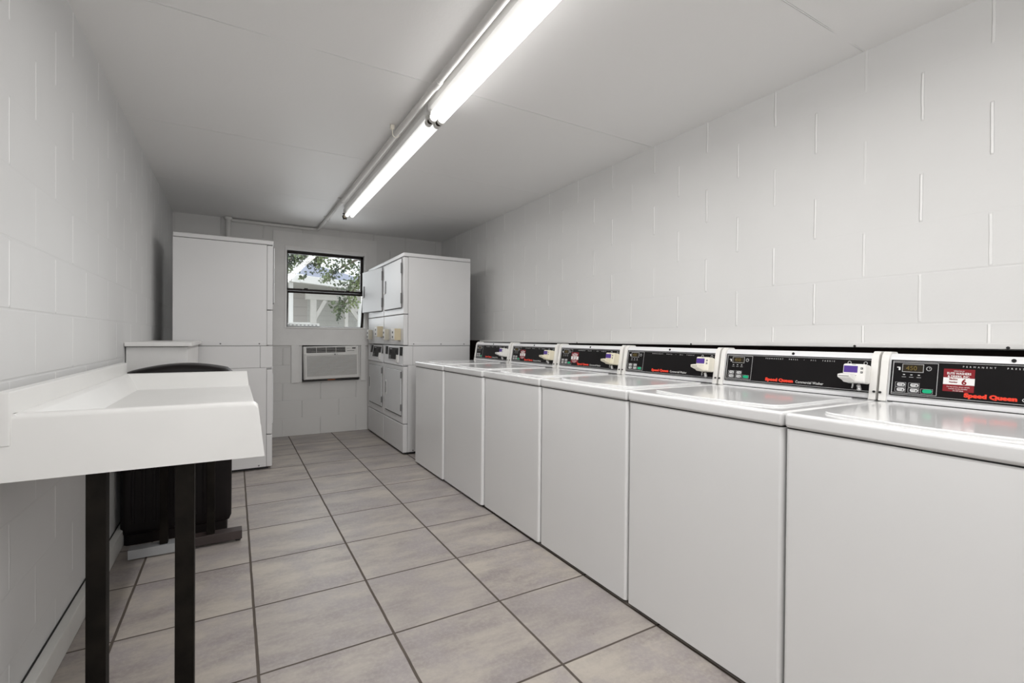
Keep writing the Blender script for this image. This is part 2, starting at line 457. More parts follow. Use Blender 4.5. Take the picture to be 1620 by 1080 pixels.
ls = W('sash', b, 'chrome_dark', label='dark bronze lower sash tilted into the room')
b = MB().box(fx0 + .01, fx1 - .015, YB + .070, YB + .074, fz0 + .004, lz - .015); b.xf(rot)
W('pane', b, 'glass', ls, smooth=False)
for xx in (.70, 1.16):
    b = MB().box(xx - .035, xx + .035, YB - .046, YB - .02, zm - .008, zm + .012, .004).cyl((xx - .02, YB - .04, zm + .016), (xx + .02, YB - .04, zm + .016), .006)
    W('latch', b, 'chrome_dark', ls)
b = MB().box(fx0, fx0 + .36, YB + .1, YB + .105, fz0, fz0 + .045, .001)
for k in range(8): b.box(fx0 + .022 + k * .042, fx0 + .042 + k * .042, YB + .098, YB + .101, fz0 + .018, fz0 + .027, .001, mi=1)
W('draught_strip', b, ['ext_white', 'gap_grey'], label='white strip with a row of dark slots')

# ------------------------------------------------------------------ ceiling lamps
def fixture(yc, tube, label, first):
    L = 2.335
    t = thing('fluorescent_fixture', label, 'ceiling light', (.933 + .0085 * (yc - 2.4), yc, ZC), R(-.5), 'fluorescent strip fixtures on the ceiling')
    b = MB(); b.prism([(-.046, 0), (-.046, -.036), (-.032, -.052), (.044, -.052), (.058, -.036), (.058, 0)], 1, -L / 2, L / 2)
    b.build('channel', 'fixture', t)
    for sx in (-.0235, .0235):
        b = MB().cyl((sx, -L / 2 + .03, -.085), (sx, L / 2 - .03, -.085), .0185, n=28)
        b.build('tube', tube, t, label='lit fluorescent tube')
    for sy in (-1, 1):
        for sx in (-.0235, .0235):
            y = sy * (L / 2 - .016)
            b = MB()
            b.box(sx - .017, sx + .017, y - .013, y + .013, -.088, -.05, .004)
            b.cyl((sx, y - .012, -.085), (sx, y + .012, -.085), .0205, n=24)
            b.cyl((sx, y - .0135, -.085), (sx, y + .0135, -.085), .014, n=20, mi=1)
            b.build('lamp_socket', ['fixture_grey', 'socket_dark'], t)
    return t
fixture(1.272, 'tube_near', 'white strip fixture with two brightest tubes, nearer of the two on the ceiling', True)
fixture(-1.088, 'tube_added', 'white strip fixture with bright tubes, added behind the camera as fill light', True)  # unseen lamp added to brighten the camera end of the room
ff = fixture(3.632, 'tube_far', 'white strip fixture with two dimmer tubes, farther of the two, pointing at the window', False)
# dark round lampholder hanging at the far end
b = MB()
b.cyl((-.035, 1.19, -.02), (-.035, 1.19, -.062), .013, n=16)
b.cyl((-.035, 1.19, -.060), (-.035, 1.19, -.068), .021, n=20, mi=1)
b.sphere((-.035, 1.19, -.092), .0235, mi=1)
b.cyl((-.035, 1.165, -.092), (-.035, 1.20, -.092), .016, n=18, mi=2)
b.cyl((-.035, 1.19, -.110), (-.035, 1.19, -.120), .018, n=20, mi=1)
b.build('end_socket', ['fixture_grey', 'socket_dark', 'tan'], ff, label='dark round socket on a white stub')

# conduit and pipes
def arc(c, r, a0, a1, pl, n=8):
    out = []
    for i in range(n + 1):
        a = R(a0 + (a1 - a0) * i / n)
        p = list(c); p[pl[0]] += r * math.cos(a); p[pl[1]] += r * math.sin(a); out.append(tuple(p))
    return out
zc_ = 2.358
pts = [(.838, .02, zc_), (.843, 2.0, zc_), (.838, 4.4, zc_)] + [(.826, 5.80, zc_)] + arc((.776, 5.84, zc_), .046, 0, 80, (0, 1)) + [(.70, 5.892, zc_), (-.03, 5.892, zc_)]
tp = thing('conduit_pipe', 'thin white painted conduit running along the ceiling beside the lights to the back wall', 'pipe', (.85, 2.0, zc_))
def T(name, mb, mats, par, org, **k):
    mb.xf(Matrix.Translation(-Vector(org))); return mb.build(name, mats, par, **k)
T('pipe', MB().tube(pts, .0165, 16), 'conduit', tp, (.85, 2.0, zc_))
T('coupling', MB().cyl((.845, 2.16, zc_), (.845, 2.22, zc_), .0195), 'conduit', tp, (.85, 2.0, zc_))
for yy in (4.52, 5.3):
    b = MB().box(.80, .87, yy - .012, yy + .012, ZC - .004, ZC - .0005, .001).tube([(.815, yy, ZC - .005)] + arc((.838, yy, zc_), .0195, 160, 380, (0, 2)) + [(.861, yy, ZC - .005)], .003, 6)
    T('pipe_strap', b, 'conduit', tp, (.85, 2.0, zc_))
tv = thing('vent_pipe', 'white vertical pipe rising behind the left dryer to the ceiling', 'pipe', (-.063, 5.868, 0))
b = MB().cyl((0, 0, .0), (0, 0, 2.379), .0235, n=20)
b.build('pipe', 'conduit', tv)
MB().cyl((0, 0, 2.352), (0, 0, 2.379), .032, .04, n=20).build('collar', 'conduit', tv)
hk = thing('pipe_hook', 'small white hook screwed to the ceiling beside the conduit', 'hook', (.800, 2.80, ZC - .0005))
MB().box(-.012, .012, -.012, .012, -.026, 0, .005).build('hook_base', 'cream', hk)
b = MB(); b.tube([(0, 0, -.02), (.0, -.004, -.05)] + [(.018 - .018 * math.cos(R(a)), -.006, -.055 - .018 * math.sin(R(a))) for a in range(0, 200, 20)], .0028, 8)
b.build('hook_wire', 'cream', hk)

# ------------------------------------------------------------------ top loading washers
K = .16                                   # lean of the console face
def cmat(y, z, off=0.):
    """frame on the console face: text runs towards -y"""
    n = Vector((-1, 0, K)).normalized(); u = Vector((K, 0, 1)).normalized(); r = Vector((0, -1, 0))
    x = .585 + K * (z - .92)
    o = Vector((x, y, z)) + n * off
    m = Matrix((r, u, n)).transposed().to_4x4(); m.translation = o
    return m
def onface(mb, y, z, w, h, d0, d1, bev=0., mi=0, seg=2):
    """box centred on the console face, w along y, h up the slope, from depth d0 to d1 outwards"""
    return mb.box(-w / 2, w / 2, -h / 2, h / 2, d0, d1, bev, seg, mi, mat=cmat(y, z))
def oval(mb, y, z, w, h, d0, d1, mi=0):
    n = 20; P = []
    rr = h / 2
    for i in range(n):
        a = 2 * PI * i / n
        P.append((math.copysign(max(0, w / 2 - rr), math.cos(a)) + rr * math.cos(a), rr * math.sin(a)))
    return mb.prism(P, 2, d0, d1, mi, mat=cmat(y, z))
def frame(mb, y, z, w, h, t, d0, d1, mi=0):
    onface(mb, y, z + h / 2 - t / 2, w, t, d0, d1, mi=mi); onface(mb, y, z - h / 2 + t / 2, w, t, d0, d1, mi=mi)
    onface(mb, y + w / 2 - t / 2, z, t, h, d0, d1, mi=mi); onface(mb, y - w / 2 + t / 2, z, t, h, d0, d1, mi=mi)
WW = .3275
ZT = .913
vert = lambda c, d: abs(d.z) > .1
def make_washer(label):
    t = thing('top_loading_washer', label, 'washer', (0, 0, 0), 0, 'top-loading washers along the right wall')
    # body: one wrapped sheet with rounded upright corners
    b = MB().box(0, .68, -WW, WW, 0.018, .8648, .014, 4, edges=vert)
    b.box(.004, .676, -WW + .004, WW - .004, .8648, .868, mi=1)
    b.build('cabinet', ['enamel', 'gap'], t)
    MB().box(.03, .65, -WW + .02, WW - .02, .002, .02).build('toe_base', 'gap', t)
    for yy in (-.27, .27): MB().cyl((.045, yy, 0), (.045, yy, .02), .014).build('leveling_foot', 'rubber', t)
    # worktop with a raised rounded rim and a sunken bed
    b = MB().box(-.006, .69, -WW - .001, WW + .001, .868, ZT, .011, 4)
    b.build('top', 'enamel_top', t)
    # lid with a curved front edge
    P = [(.545, -.268), (.545, .268)]
    for i in range(7):
        a = R(90 + 15 * i); P.append((.115 + .05 * math.cos(a) * 1.0, .218 + .05 * math.sin(a)))
    for i in range(1, 12):
        f = i / 12.; P.append((.065 - .03 * math.sin(PI * f), .218 - .436 * f))
    for i in range(7):
        a = R(180 + 15 * i); P.append((.115 + .05 * math.cos(a), -.218 + .05 * math.sin(a)))
    b = MB().prism(P, 2, ZT - .003, ZT + .0065, bev=.0035, seg=3)
    b.build('lid', 'enamel_top', t)
    # console housing
    P = [(.5855, ZT), (.6078, 1.060), (.6130, 1.074), (.627, 1.0845), (.665, 1.083), (.70, 1.06), (.70, ZT)]
    MB().prism(P, 1, -WW + .006, WW - .006).build('console', 'alu', t)
    for sy in (-1, 1):
        Pe = [(.5775, ZT + .002), (.6005, 1.060), (.606, 1.078), (.622, 1.0915), (.668, 1.090), (.704, 1.064), (.704, ZT + .002)]
        a, c = sorted((sy * WW, sy * (WW - .024)))
        b = MB().prism(Pe, 1, a, c, bev=.0025)
        b.cyl((.577, sy * (WW - .006), .945), (.592, sy * (WW - .006), .945), .004, n=10, mi=1)
        b.build('console_end_cap', ['ivory', 'gap'], t, label='ivory plastic end cap')
    b = MB(); onface(b, 0, .9165, .60, .0035, .0, .003); b.build('console_gap', 'gap', t)
    b = MB(); b.cyl((.6102, -.012, 1.0735), (.6180, -.012, 1.0706), .0056, n=18); b.build('key_lock', 'black_panel', t)
    # black control panel
    b = MB(); onface(b, -.010, 1.0005, .612, .126, .0, .0052, .0008)
    p = b.build('control_panel', 'black_panel', t)
    b = MB()
    frame(b, -.010, 1.0005, .600, .116, .0014, .0050, .0056); frame(b, .226, 1.001, .126, .107, .0014, .0050, .0056)
    b.text('PERMANENT   PRESS   \u2022   ALL   FABRIC', .0072, cmat(.102, 1.0455, .0052), spacing=2.28, sx=1.0, mi=1)
    b.text('Commercial Washer', .0150, cmat(-.036, .9515, .0052), sx=.86, mi=1)
    for k, xx in enumerate((.256, .235, .214)):
        onface(b, xx, 1.0125, .006, .0028, .0050, .0056, mi=1); onface(b, xx, 1.0045, .012, .0015, .0050, .0056)
    onface(b, .273, 1.037, .009, .003, .005, .0056, mi=1); onface(b, .270, 1.032, .005, .010, .005, .0056, mi=1)
    for yy, rad in ((.188, .0065), (-.232, .0055), (-.286, .0055)):
        for i in range(14):
            a = 2 * PI * i / 14
            zz = (1.036 if yy > 0 else 1.045) + rad * math.sin(a)
            onface(b, yy + rad * math.cos(a), zz, .0022, .0022, .005, .0056)
    onface(b, .1865, 1.0375, .001, .005, .005, .0056)
    for yy in (.264, .226):
        for zz in (.9775, .960): frame(b, yy, zz, .031, .0155, .0008, .005, .0056)
    frame(b, .190, .960, .033, .0155, .0008, .005, .0056)
    b.build('panel_print', ['line_grey', 'text_white'], p, smooth=False, label='grey outlines and white small lettering')
    b = MB().text('Speed Queen', .0172, cmat(.094, .9520, .0052), bold=.0012, spacing=1.02, sx=1.25); b.build('brand_lettering', 'text_red', p, smooth=False, label='bold red lettering')
    b = MB(); onface(b, .232, 1.0355, .058, .026, .005, .0062, mi=0); frame(b, .232, 1.0355, .060, .028, .0014, .005, .0068, mi=1)
    b.text('450', .021, cmat(.2515, 1.0285, .0064), mi=2, sx=1.0)
    b.build('display', ['display', 'line_grey', 'digit'], p, label='dark display with dim amber digits')
    for yy, zz in ((.262, .9775), (.224, .9775), (.262, .960), (.224, .960)):
        b = MB(); oval(b, yy, zz, .023, .0115, .005, .0072); onface(b, yy + .003, zz + .001, .009, .0012, .007, .0075, mi=1); onface(b, yy - .006, zz - .001, .003, .005, .007, .0075, mi=1)
        b.build('cycle_button', ['key_grey', 'black_panel'], p)
    b = MB(); oval(b, .188, .960, .026, .0125, .005, .0075); b.build('start_button', 'green', p, label='green start button')
    return t, p
def add_reader(t, body):
    b = MB()
    onface(b, -.2685, 1.0025, .076, .070, .004, .050, .007, seg=3)
    # chin that carries the card slot
    b.prism([(.0, -.036), (.050, -.030), (.086, -.022), (.088, -.010), (.062, -.004), (.0, -.004)], 0, -.008, .036, bev=.003,
            mat=cmat(-.2535, 1.0025) @ Matrix(((0, 0, 0, 0), (0, 0, 0, 0), (0, 0, 0, 0), (0, 0, 0, 1))) if False else cmat(-.2535, 1.0025) @ Matrix(((1, 0, 0, -.014), (0, 0, 1, 0), (0, 1, 0, 0), (0, 0, 0, 1))))
    r = b.build('card_reader', body, t, label='pale plastic card reader')
    b = MB(); onface(b, -.258, 1.0165, .046, .025, .0490, .0512, .001); b.build('screen', 'screen', r, label='violet screen')
    for yy, zz in ((-.2945, 1.0205), (-.2945, 1.006), (-.2425, .9945)):
        b = MB(); onface(b, yy, zz, .0075, .0072, .0490, .0515, .001); onface(b, yy, zz, .003, .003, .051, .0519, mi=1); b.build('key_pad', ['gap', 'key_grey'], r)
    b = MB(); onface(b, -.270, .9945, .018, .0012, .049, .0507); onface(b, -.262, .992, .0012, .006, .049, .0507); onface(b, -.268, 1.0335, .012, .001, .049, .0507)
    onface(b, -.2535, .9870, .034, .0016, .0850, .0887); b.build('reader_print', 'gap_grey', r, smooth=False)
    b = MB()
    b.tube([(.560, -.262, .970), (.556, -.263, .961), (.562, -.258, .954)], .0028, 8); b.cyl((.552, -.284, .966), (.560, -.284, .950), .0065, n=12)
    b.sphere((.556, -.284, .951), .0075, (1, 1, .8), 10)
    b.build('lock', 'steel', r, label='small steel lock under the reader')
    return r
def add_sticker(p, num, y, z, w, h):
    b = MB()
    onface(b, y, z, w, h, .0050, .0058)
    onface(b, y - .0004, z - .003, w + .0004, h * .30, .0050, .0062, mi=1)
    b.text('OPERATED BY', .0042, cmat(y, z + h * .385, .006), mi=1, align='CENTER')
    b.text('ELITE WASHERS', .0098, cmat(y, z + h * .255, .006), mi=1, align='CENTER', bold=.0002, sx=.86)
    b.text('& DRIERS, INC.', .0098, cmat(y, z + h * .125, .006), mi=1, align='CENTER', bold=.0002, sx=.86)
    b.text('Machine', .0078, cmat(y + w * .30, z + .0010, .0064), mi=0, bold=.0002, sx=.8)
    b.text('Number', .0078, cmat(y + w * .30, z - .0085, .0064), mi=0, bold=.0002, sx=.8)
    b.text(num, .025, cmat(y - w * .10, z - .0125, .0064), mi=0, bold=.0008)
    for k, s in enumerate(('For any service, please call the', 'Laundry Service Number', '361-857-8558')):
        b.text(s, .0046, cmat(y, z - h * .305 - k * .0062, .006), mi=1, align='CENTER')
    return b.build('number_sticker', ['sticker_red', 'sticker_white'], p, smooth=False, label='dark red and white sticker with a number')

WX = 1.43
seams = [.163, .828, 1.492, 2.156, 2.820, 3.484, 4.148]
spec = [('6', .110, 1.003, .077, .074, 'ivory', WX + .002, 'white top-loading washer with the number 6 sticker, nearest the camera'),
        (None, 0, 0, 0, 0, 'ivory', WX + .008, 'white top-loading washer directly left of the one with the number 6 sticker'),
        (None, 0, 0, 0, 0, 'cream', WX + .008, 'white top-loading washer with no sticker, right beside the one with the number 3 sticker'),
        ('3', .130, .998, .078, .072, 'beige', WX + .002, 'white top-loading washer with the number 3 sticker on its black console'),
        ('2', .130, .998, .078, .072, 'beige', WX - .012, 'white top-loading washer with the number 2 sticker, next to the last one'),
        (None, 0, 0, 0, 0, 'ivory', WX - .022, 'white top-loading washer at the far end of the row, next to the stacked dryers')]
proto, ppanel = make_washer(spec[0][7])
ws = []
for i, s in enumerate(spec):
    yc = (seams[i] + seams[i + 1]) / 2
    loc = (s[6], yc, 0)
    if i == 0: t = proto
    else: t = dup(proto, loc, 0, s[7])
    ws.append((t, loc))
for (t, loc), s in zip(ws, spec):
    t.location = loc
    p = [c for c in kids(t) if c.name.startswith('control_panel')][0]
    add_reader(t, s[5])
    if s[0]: add_sticker(p, *s[:5])

# ------------------------------------------------------------------ stacked washer dryers
def make_stack(label):
    t = thing('stacked_washer_dryer', label, 'washer dryer', (0, 0, 0), 0, 'stacked washer dryers by the back wall')
    HW, D = .342, .698
    b = MB().box(.046, D, -HW, HW, .022, .86).box(.03, D - .02, -HW + .01, HW - .01, .004, .022, mi=1)
    b.box(.052, D - .01, -HW - .002, HW + .002, .022, .052, .0015); b.build('washer_body', ['enamel_dryer', 'gap'], t)
    for yy in (-1, 1): MB().cyl((.10, yy * (HW + .0005), .036), (.10, yy * (HW + .0035), .036), .006, n=10).build('screw', 'gap_grey', t)
    # washer front: frame sheet and lower kick panel, both folded round the sides
    MB().box(0, .045, -HW, HW, .296, .846, .007, 3).build('washer_front', 'enamel_dryer', t)
    MB().box(0, .045, -HW, HW, .02, .290, .007, 3).build('kick_panel', 'enamel_dryer', t)
    b = MB().box(-.010, .002, -.295, .265, .372, .806, .004); b.box(-.004, .003, -.298, .268, .369, .809, mi=2); b.box(-.006, .003, -.29, .26, .364, .372, mi=1)  # dark strip along the bottom edge painted in as the door's shadow
    d = b.build('washer_door', ['door_enamel', 'gap', 'gap_grey'], t, label='glossy white washer door')
    b = MB().box(-.013, -.009, .196, .236, .532, .676, .001, mi=0).box(-.0140, -.0125, .208, .224, .546, .662, mi=1)
    b.build('handle', ['text_white', 'gap'], d, label='recessed pull with a white rim')
    for zz in (.45, .765): MB().box(-.016, -.004, -.312, -.297, zz - .032, zz + .032, .002).build('hinge', 'gap_grey', d)
    # control band
    b = MB().box(.056, .092, -HW, HW, .862, 1.044, .002).box(.094, D, -HW, HW, .862, 1.044, .003)
    b.box(.0, .06, -HW, -HW + .022, .862, 1.044, .003).box(.0, .06, HW - .022, HW, .862, 1.044, .003)
    b.box(.058, D - .004, -HW + .003, HW - .003, .858, 1.048, mi=1)
    b.build('control_band', ['enamel_dryer', 'gap_grey'], t)
    P = [(.0, .850), (-.006, .862), (-.002, .870), (.004, 1.038), (.008, 1.043), (.056, 1.043), (.056, .850)]
    c = MB().prism(P, 1, -.319, .319).build('washer_console', 'alu', t)
    sl = Matrix(((0, 0, -1, 0), (-1, 0, 0, 0), (0, 1, 0, 0), (0, 0, 0, 1)))
    def cm(y, z):
        a = math.atan2(.006, .168)
        m = Matrix.Translation((-.002 + .006 * (z - .870) / .168, y, z)) @ Matrix.Rotation(a, 4, 'Y') @ sl
        return m
    DC = -.02
    b = MB().box(-.165, .165, -.056, .060, 0, .006, .002, mat=cm(DC, .962)); b.box(-.178, .178, -.068, .070, 0, .004, .002, mat=cm(DC, .962), mi=1)
    b.text('Speed Queen', .014, cm(.10, 1.005) @ Matrix.Translation((0, 0, .0062)), mi=1)
    for yy in (.09, -.11):
        b.box(-.016, .016, -.014, .014, .005, .010, .002, mat=cm(yy, .985), mi=2)
    for yy in (.115, .075): b.box(-.014, .014, -.02, .02, .005, .008, .002, mat=cm(yy, .925), mi=3)
    b.build('console_display', ['black_panel', 'alu', 'gap', 'gap_grey'], c, label='black control display in a silver frame')
    for yy in (.232, -.268):
        b = MB().box(-.040, .040, -.042, .042, 0, .005, .002, mat=cm(yy, .992)); b.build('recess_shade', 'black_panel', c)  # black sheet stands in for the shaded recess beside the display
    MB().box(-.030, .030, -.040, .036, 0, .012, .003, mat=cm(-.165, .918)).build('coin_tray', 'ivory', c)
    # dryer
    b = MB().box(.046, D, -HW, HW, 1.048, 1.898).box(.05, D - .005, -HW - .003, HW + .003, 1.050, 1.078, .0015)
    b.box(.002, D - .002, -HW + .002, HW - .002, 1.898, 1.903, mi=1)
    b.build('dryer_body', ['enamel_dryer', 'gap_grey'], t)
    for yy in (-1, 1):
        for xx in (.10, .38, .63): MB().cyl((xx, yy * (HW + .002), 1.064), (xx, yy * (HW + .0045), 1.064), .006, n=10).build('screw', 'gap_grey', t)
    MB().box(-.004, D, -HW - .003, HW + .003, 1.903, 1.938, .006, 3).build('top_cap', 'enamel_dryer', t)
    MB().box(0, .045, -HW, HW, 1.352, 1.896, .006, 3).build('dryer_front', 'enamel_dryer', t)
    MB().box(0, .045, -HW, HW, 1.052, 1.346, .006, 3).build('meter_panel', 'enamel_dryer', t)
    b = MB().box(-.011, .0, .0, .59, 0, .472, .005, 3).box(-.004, .001, -.003, .593, -.003, .475, mi=1).box(-.006, .001, .005, .585, -.007, 0, mi=2)  # last strip is the shade below the dryer door, put in as colour
    d = b.build('dryer_door', ['door_enamel', 'gap_grey', 'gap'], t, label='glossy white dryer door', loc=(-.004, -.292, 1.414))
    MB().box(-.016, -.008, .515, .545, .175, .305, .003).build('handle', 'gap_grey', d)
    MB().cyl((-.009, .555, .174), (-.024, .565, .174), .007, n=12).build('latch', 'ivory', d)
    for zz in (.09, .38): MB().box(-.015, .0, -.016, -.001, zz - .05, zz + .05, .003).build('hinge', 'gap_grey', d)
    for yy, pr, hw in ((-.205, .062, .055), (.185, .044, .036)):
        b = MB().box(-pr, .0, yy - hw, yy + hw, 1.098, 1.212, .004)
        m = b.build('coin_meter', 'tan' if yy < 0 else 'tan_pale', t, label='tan metal coin meter')
        b = MB().box(-pr - .004, -pr + .002, yy - hw + .005, yy + hw - .005, 1.102, 1.208, .003)
        for zz in (1.13, 1.175): b.box(-pr - .0065, -pr - .002, yy - .016, yy + .016, zz - .010, zz + .010, .002, mi=1)
        b.build('meter_face', ['ivory', 'gap_grey'], m)
    return t
s1 = make_stack('white stacked washer and dryer in the right corner, nearer to the washer row')
s1.location = (1.394, 4.800, 0)
s2 = dup(s1, (1.394, 5.496, 0), 0, 'white stacked washer and dryer in the far right corner beside the window, dryer door ajar')
for c in kids(s2):
    if c.name.startswith('dryer_door'): c.rotation_euler = (0, 0, R(7))
    if c.name.startswith('washer_console'):
        a = R(7); c.rotation_euler = (0, a, 0); c.location = (-.862 * math.sin(a) + .0, 0, .862 * (1 - math.cos(a)))
    if c.name.startswith('coin_meter') and kids(c) and sum(v.co.y for v in c.data.vertices) < 0: c.location = (0, -.05, .032)
s3 = dup(s1, (.280, 4.882, 0), PI, 'white stacked washer and dryer on the left, with its plain side facing the camera')

for c in kids(s3):
    if c.name.startswith('dryer_door'):
        for g in kids(c):
            if g.name.startswith('latch'): bpy.data.objects.remove(g)
    if c.name.startswith('coin_meter'):
        for g in kids(c): bpy.data.objects.remove(g)
        bpy.data.objects.remove(c)

# ------------------------------------------------------------------ air conditioner
ac = thing('air_conditioner', 'white through-wall air conditioner with a louvred grille below the window', 'air conditioner', (.985, YB, .640))
tilt = Matrix.Rotation(R(-1.2), 4, 'Y')
X0, X1, H = -.305, .305, .378
def A(name, mb, mats, par=ac, **k):
    mb.xf(tilt); return mb.build(name, mats, par, **k)
b = MB()
b.box(X0, X1, -.075, .13, 0, H, .008, 3, edges=lambda c, d: c.y < -.05)
body = A('housing', b, 'ac')
b = MB().box(X0 + .03, X0 + .455, -.0775, -.06, H - .072, H - .012, .002)
v = A('air_outlet', b, 'ac_dark', label='dark air outlet')
b = MB()
for k in range(3): b.box(X0 + .032, X0 + .453, -.080, -.074, H - .060 + k * .018, H - .057 + k * .018)
for k in range(1, 4): b.box(X0 + .03 + k * .106 - .002, X0 + .03 + k * .106 + .002, -.081, -.074, H - .072, H - .012)
A('louvre', b, 'ac_grille', v)
b = MB().box(X0 + .465, X1 - .02, -.078, -.07, H - .078, H - .01, .002)
cp = A('control_panel', b, 'ac')
A('display', MB().box(X1 - .078, X1 - .038, -.080, -.077, H - .034, H - .020, .001), 'ac_dark', cp)
b = MB()
for k in range(6): b.box(X0 + .474 + k * .014, X0 + .484 + k * .014, -.0795, -.077, H - .062, H - .054)
for k in range(3): b.box(X0 + .470 + k * .012, X0 + .476 + k * .012, -.0795, -.077, H - .030, H - .024)
A('control_key', b, 'gap_grey', cp)
b = MB().box(X0 + .010, X1 - .008, -.086, -.07, .006, H - .080, .006)
b.box(X0 + .014, X1 - .012, -.0895, -.084, H - .104, H - .086, .003)
g = A('front_grille', b, 'ac')
b = MB()
for k in range(17):
    z = .036 + k * .0137
    b.box(X0 + .034, X1 - .030, -.0915, -.084, z, z + .0072, .0015)
A('grille_slat', b, 'ac_grille', g)
b = MB()
for k in range(17):
    z = .036 + k * .0137
    b.box(X0 + .032, X1 - .028, -.0868, -.0855, z + .0072, z + .0137)
A('grille_slot', b, 'slot_grey', g)
b = MB().cyl((.03, -.0885, H - .095), (.03, -.0905, H - .095), .008, n=18)
b.text('LG', .016, Matrix.Translation((.041, -.0897, H - .1008)) @ Matrix.Rotation(R(90), 4, 'X'))
A('maker_emblem', b, 'gap_grey', g, label='small dark round emblem')
A('mounting_sleeve', MB().box(X0 - .012, X1 + .008, -.05, .13, -.022, -.002, .002), 'ac_dark')
A('shim', MB().box(-.05, .035, -.054, -.02, -.018, -.006, .002), 'orange', label='small reddish wooden shim')

# ------------------------------------------------------------------ tray table
TY0, TY1, TX0, TX1, TZ = 1.665, 3.14, -.515, .0585, .927
tt = thing('folding_table', 'white tray-like folding table with raised rims on black square legs by the left wall', 'table', (-.25, 2.4, 0))
O = (-.25, 2.4, 0)
# near rim: slab whose face leans out to the bottom
def rim_ring(x, dz):
    pts = [(TY0, .757), (TY0 + .008, TZ - .014 - dz), (TY0 + .012, TZ - .005 - dz), (TY0 + .020, TZ - dz), (TY0 + .036, TZ - dz), (TY0 + .044, TZ - .006 - dz), (TY0 + .066, .84), (TY0 + .066, .757)]
    return [(x + (max(0, TZ - z) * .115 if x > 0 else 0), y, z) for y, z in pts]
b = MB().loft([rim_ring(TX0, 0), rim_ring(TX1 - .016, 0), rim_ring(TX1 - .008, .0012), rim_ring(TX1 - .001, .005), rim_ring(TX1 + .004, .012)])
T('front_rim', b, 'laminate', tt, O)
b = MB().prism([(TY1, TZ - .002), (TY1 + .012, TZ), (TY1 + .03, TZ), (TY1 + .034, .80), (TY1 - .06, .80), (TY1 - .050, .850)], 0, TX0, TX1 + .004, bev=.003)
for v in b.bm.verts:
    if v.co.x > 0: v.co.x += (TZ - v.co.z) * .10
T('back_rim', b, 'laminate', tt, O)
b = MB().box(TX0, TX1 + .016, TY0 + .05, TY1, .810, .846, .004)
T('tray_bed', b, 'laminate', tt, O)
b = MB().prism([(TX0, .80), (TX0, TZ), (TX0 + .034, TZ), (TX0 + .044, TZ - .01), (TX0 + .085, .84), (TX0 + .085, .80)], 1, TY0 + .012, TY1 + .03, bev=.003)
T('wall_rim', b, 'laminate', tt, O)
b = MB().box(TX0 - .002, TX0 + .028, TY0 + .0, TY1 + .04, TZ - .08, .984, .004)
T('backsplash', b, 'laminate', tt, O)
LX = ((-.350, -.306), (-.150, -.102))
for (x0, x1) in LX:
    T('leg', MB().box(x0, x1, 1.70, 1.745, .05, .80, .003), 'black_metal', tt, O)
T('foot_bar', MB().box(-.455, -.104, 1.685, 1.735, .012, .05, .003), 'brown_metal', tt, O)
for (x0, x1) in ((-.331, -.296), (-.127, -.089)):
    T('leg', MB().box(x0, x1, 3.02, 3.06, .05, .82, .003), 'black_metal', tt, O)
b = MB().box(-.24, .039, 3.005, 3.075, .014, .062, .003)
T('foot_bar', b, 'brown_metal', tt, O, label='brown metal half of the foot')
T('foot_bar', MB().box(-.458, -.24, 3.005, 3.075, .006, .052, .002), 'silver_bar', tt, O, label='bare grey metal half of the foot')
for yy, xs in ((1.71, (-.42, -.125)), (3.04, (.02,))):
    for xx in xs: T('leveling_foot', MB().cyl((xx, yy, 0), (xx, yy, .016), .014), 'rubber', tt, O)

# ------------------------------------------------------------------ black bin
def rrect(x0, x1, y0, y1, z, r, n=6):
    P = []
    for cx, cy, a0 in ((x1 - r, y1 - r, 0), (x0 + r, y1 - r, 90), (x0 + r, y0 + r, 180), (x1 - r, y0 + r, 270)):
        for i in range(n + 1):
            a = R(a0 + 90 * i / n); P.append((cx + r * math.cos(a), cy + r * math.sin(a), z))
    return P
bn = thing('trash_bin', 'tall black bin with a domed lid standing behind the white tray table', 'bin', (-.245, 3.33, 0))
BX0, BX1, BY0, BY1 = -.280, .232, -.115, .125
rings = []
for z, e in ((.052, -.025), (.06, -.010), (.085, 0.), (.5, .001), (.86, .002), (.868, .002)): rings.append(rrect(BX0 - e, BX1 + e, BY0 - e, BY1 + e, z, .03 + e))
b = MB().loft(rings)
for k in range(9):
    xx = BX0 + .05 + k * .046
    b.box(xx, xx + .014, BY0 - .006, BY0 + .004, .12, .80, .003)
b.build('bin_body', 'bin_black', bn)
MB().loft([rrect(BX0 + .012, BX1 - .02, BY0 + .015, BY1 - .015, z, .03) for z in (.0, .055)]).build('bin_base', 'bin_black', bn)
rings = []
n = 14
def dome(x): 
    u = (x - BX0) / (BX1 - BX0)
    return .905 + .062 * math.sin(PI * min(1, max(0, u * .80 + .07))) ** .9
b = MB()
secs = []
NX = 18
for i in range(NX + 1):
    x = BX0 - .006 + (BX1 - BX0 + .012) * i / NX
    zt = dome(x)
    if i in (0, NX): zt -= .020
    y0, y1 = BY0 - .006, BY1 + .006
    secs.append([(x, y0, .868), (x, y0, zt - .026), (x, y0 + .012, zt - .008), (x, y0 + .035, zt), (x, y1 - .035, zt), (x, y1 - .012, zt - .008), (x, y1, zt - .026), (x, y1, .868)])
b.loft(secs).build('lid', 'bin_black', bn)

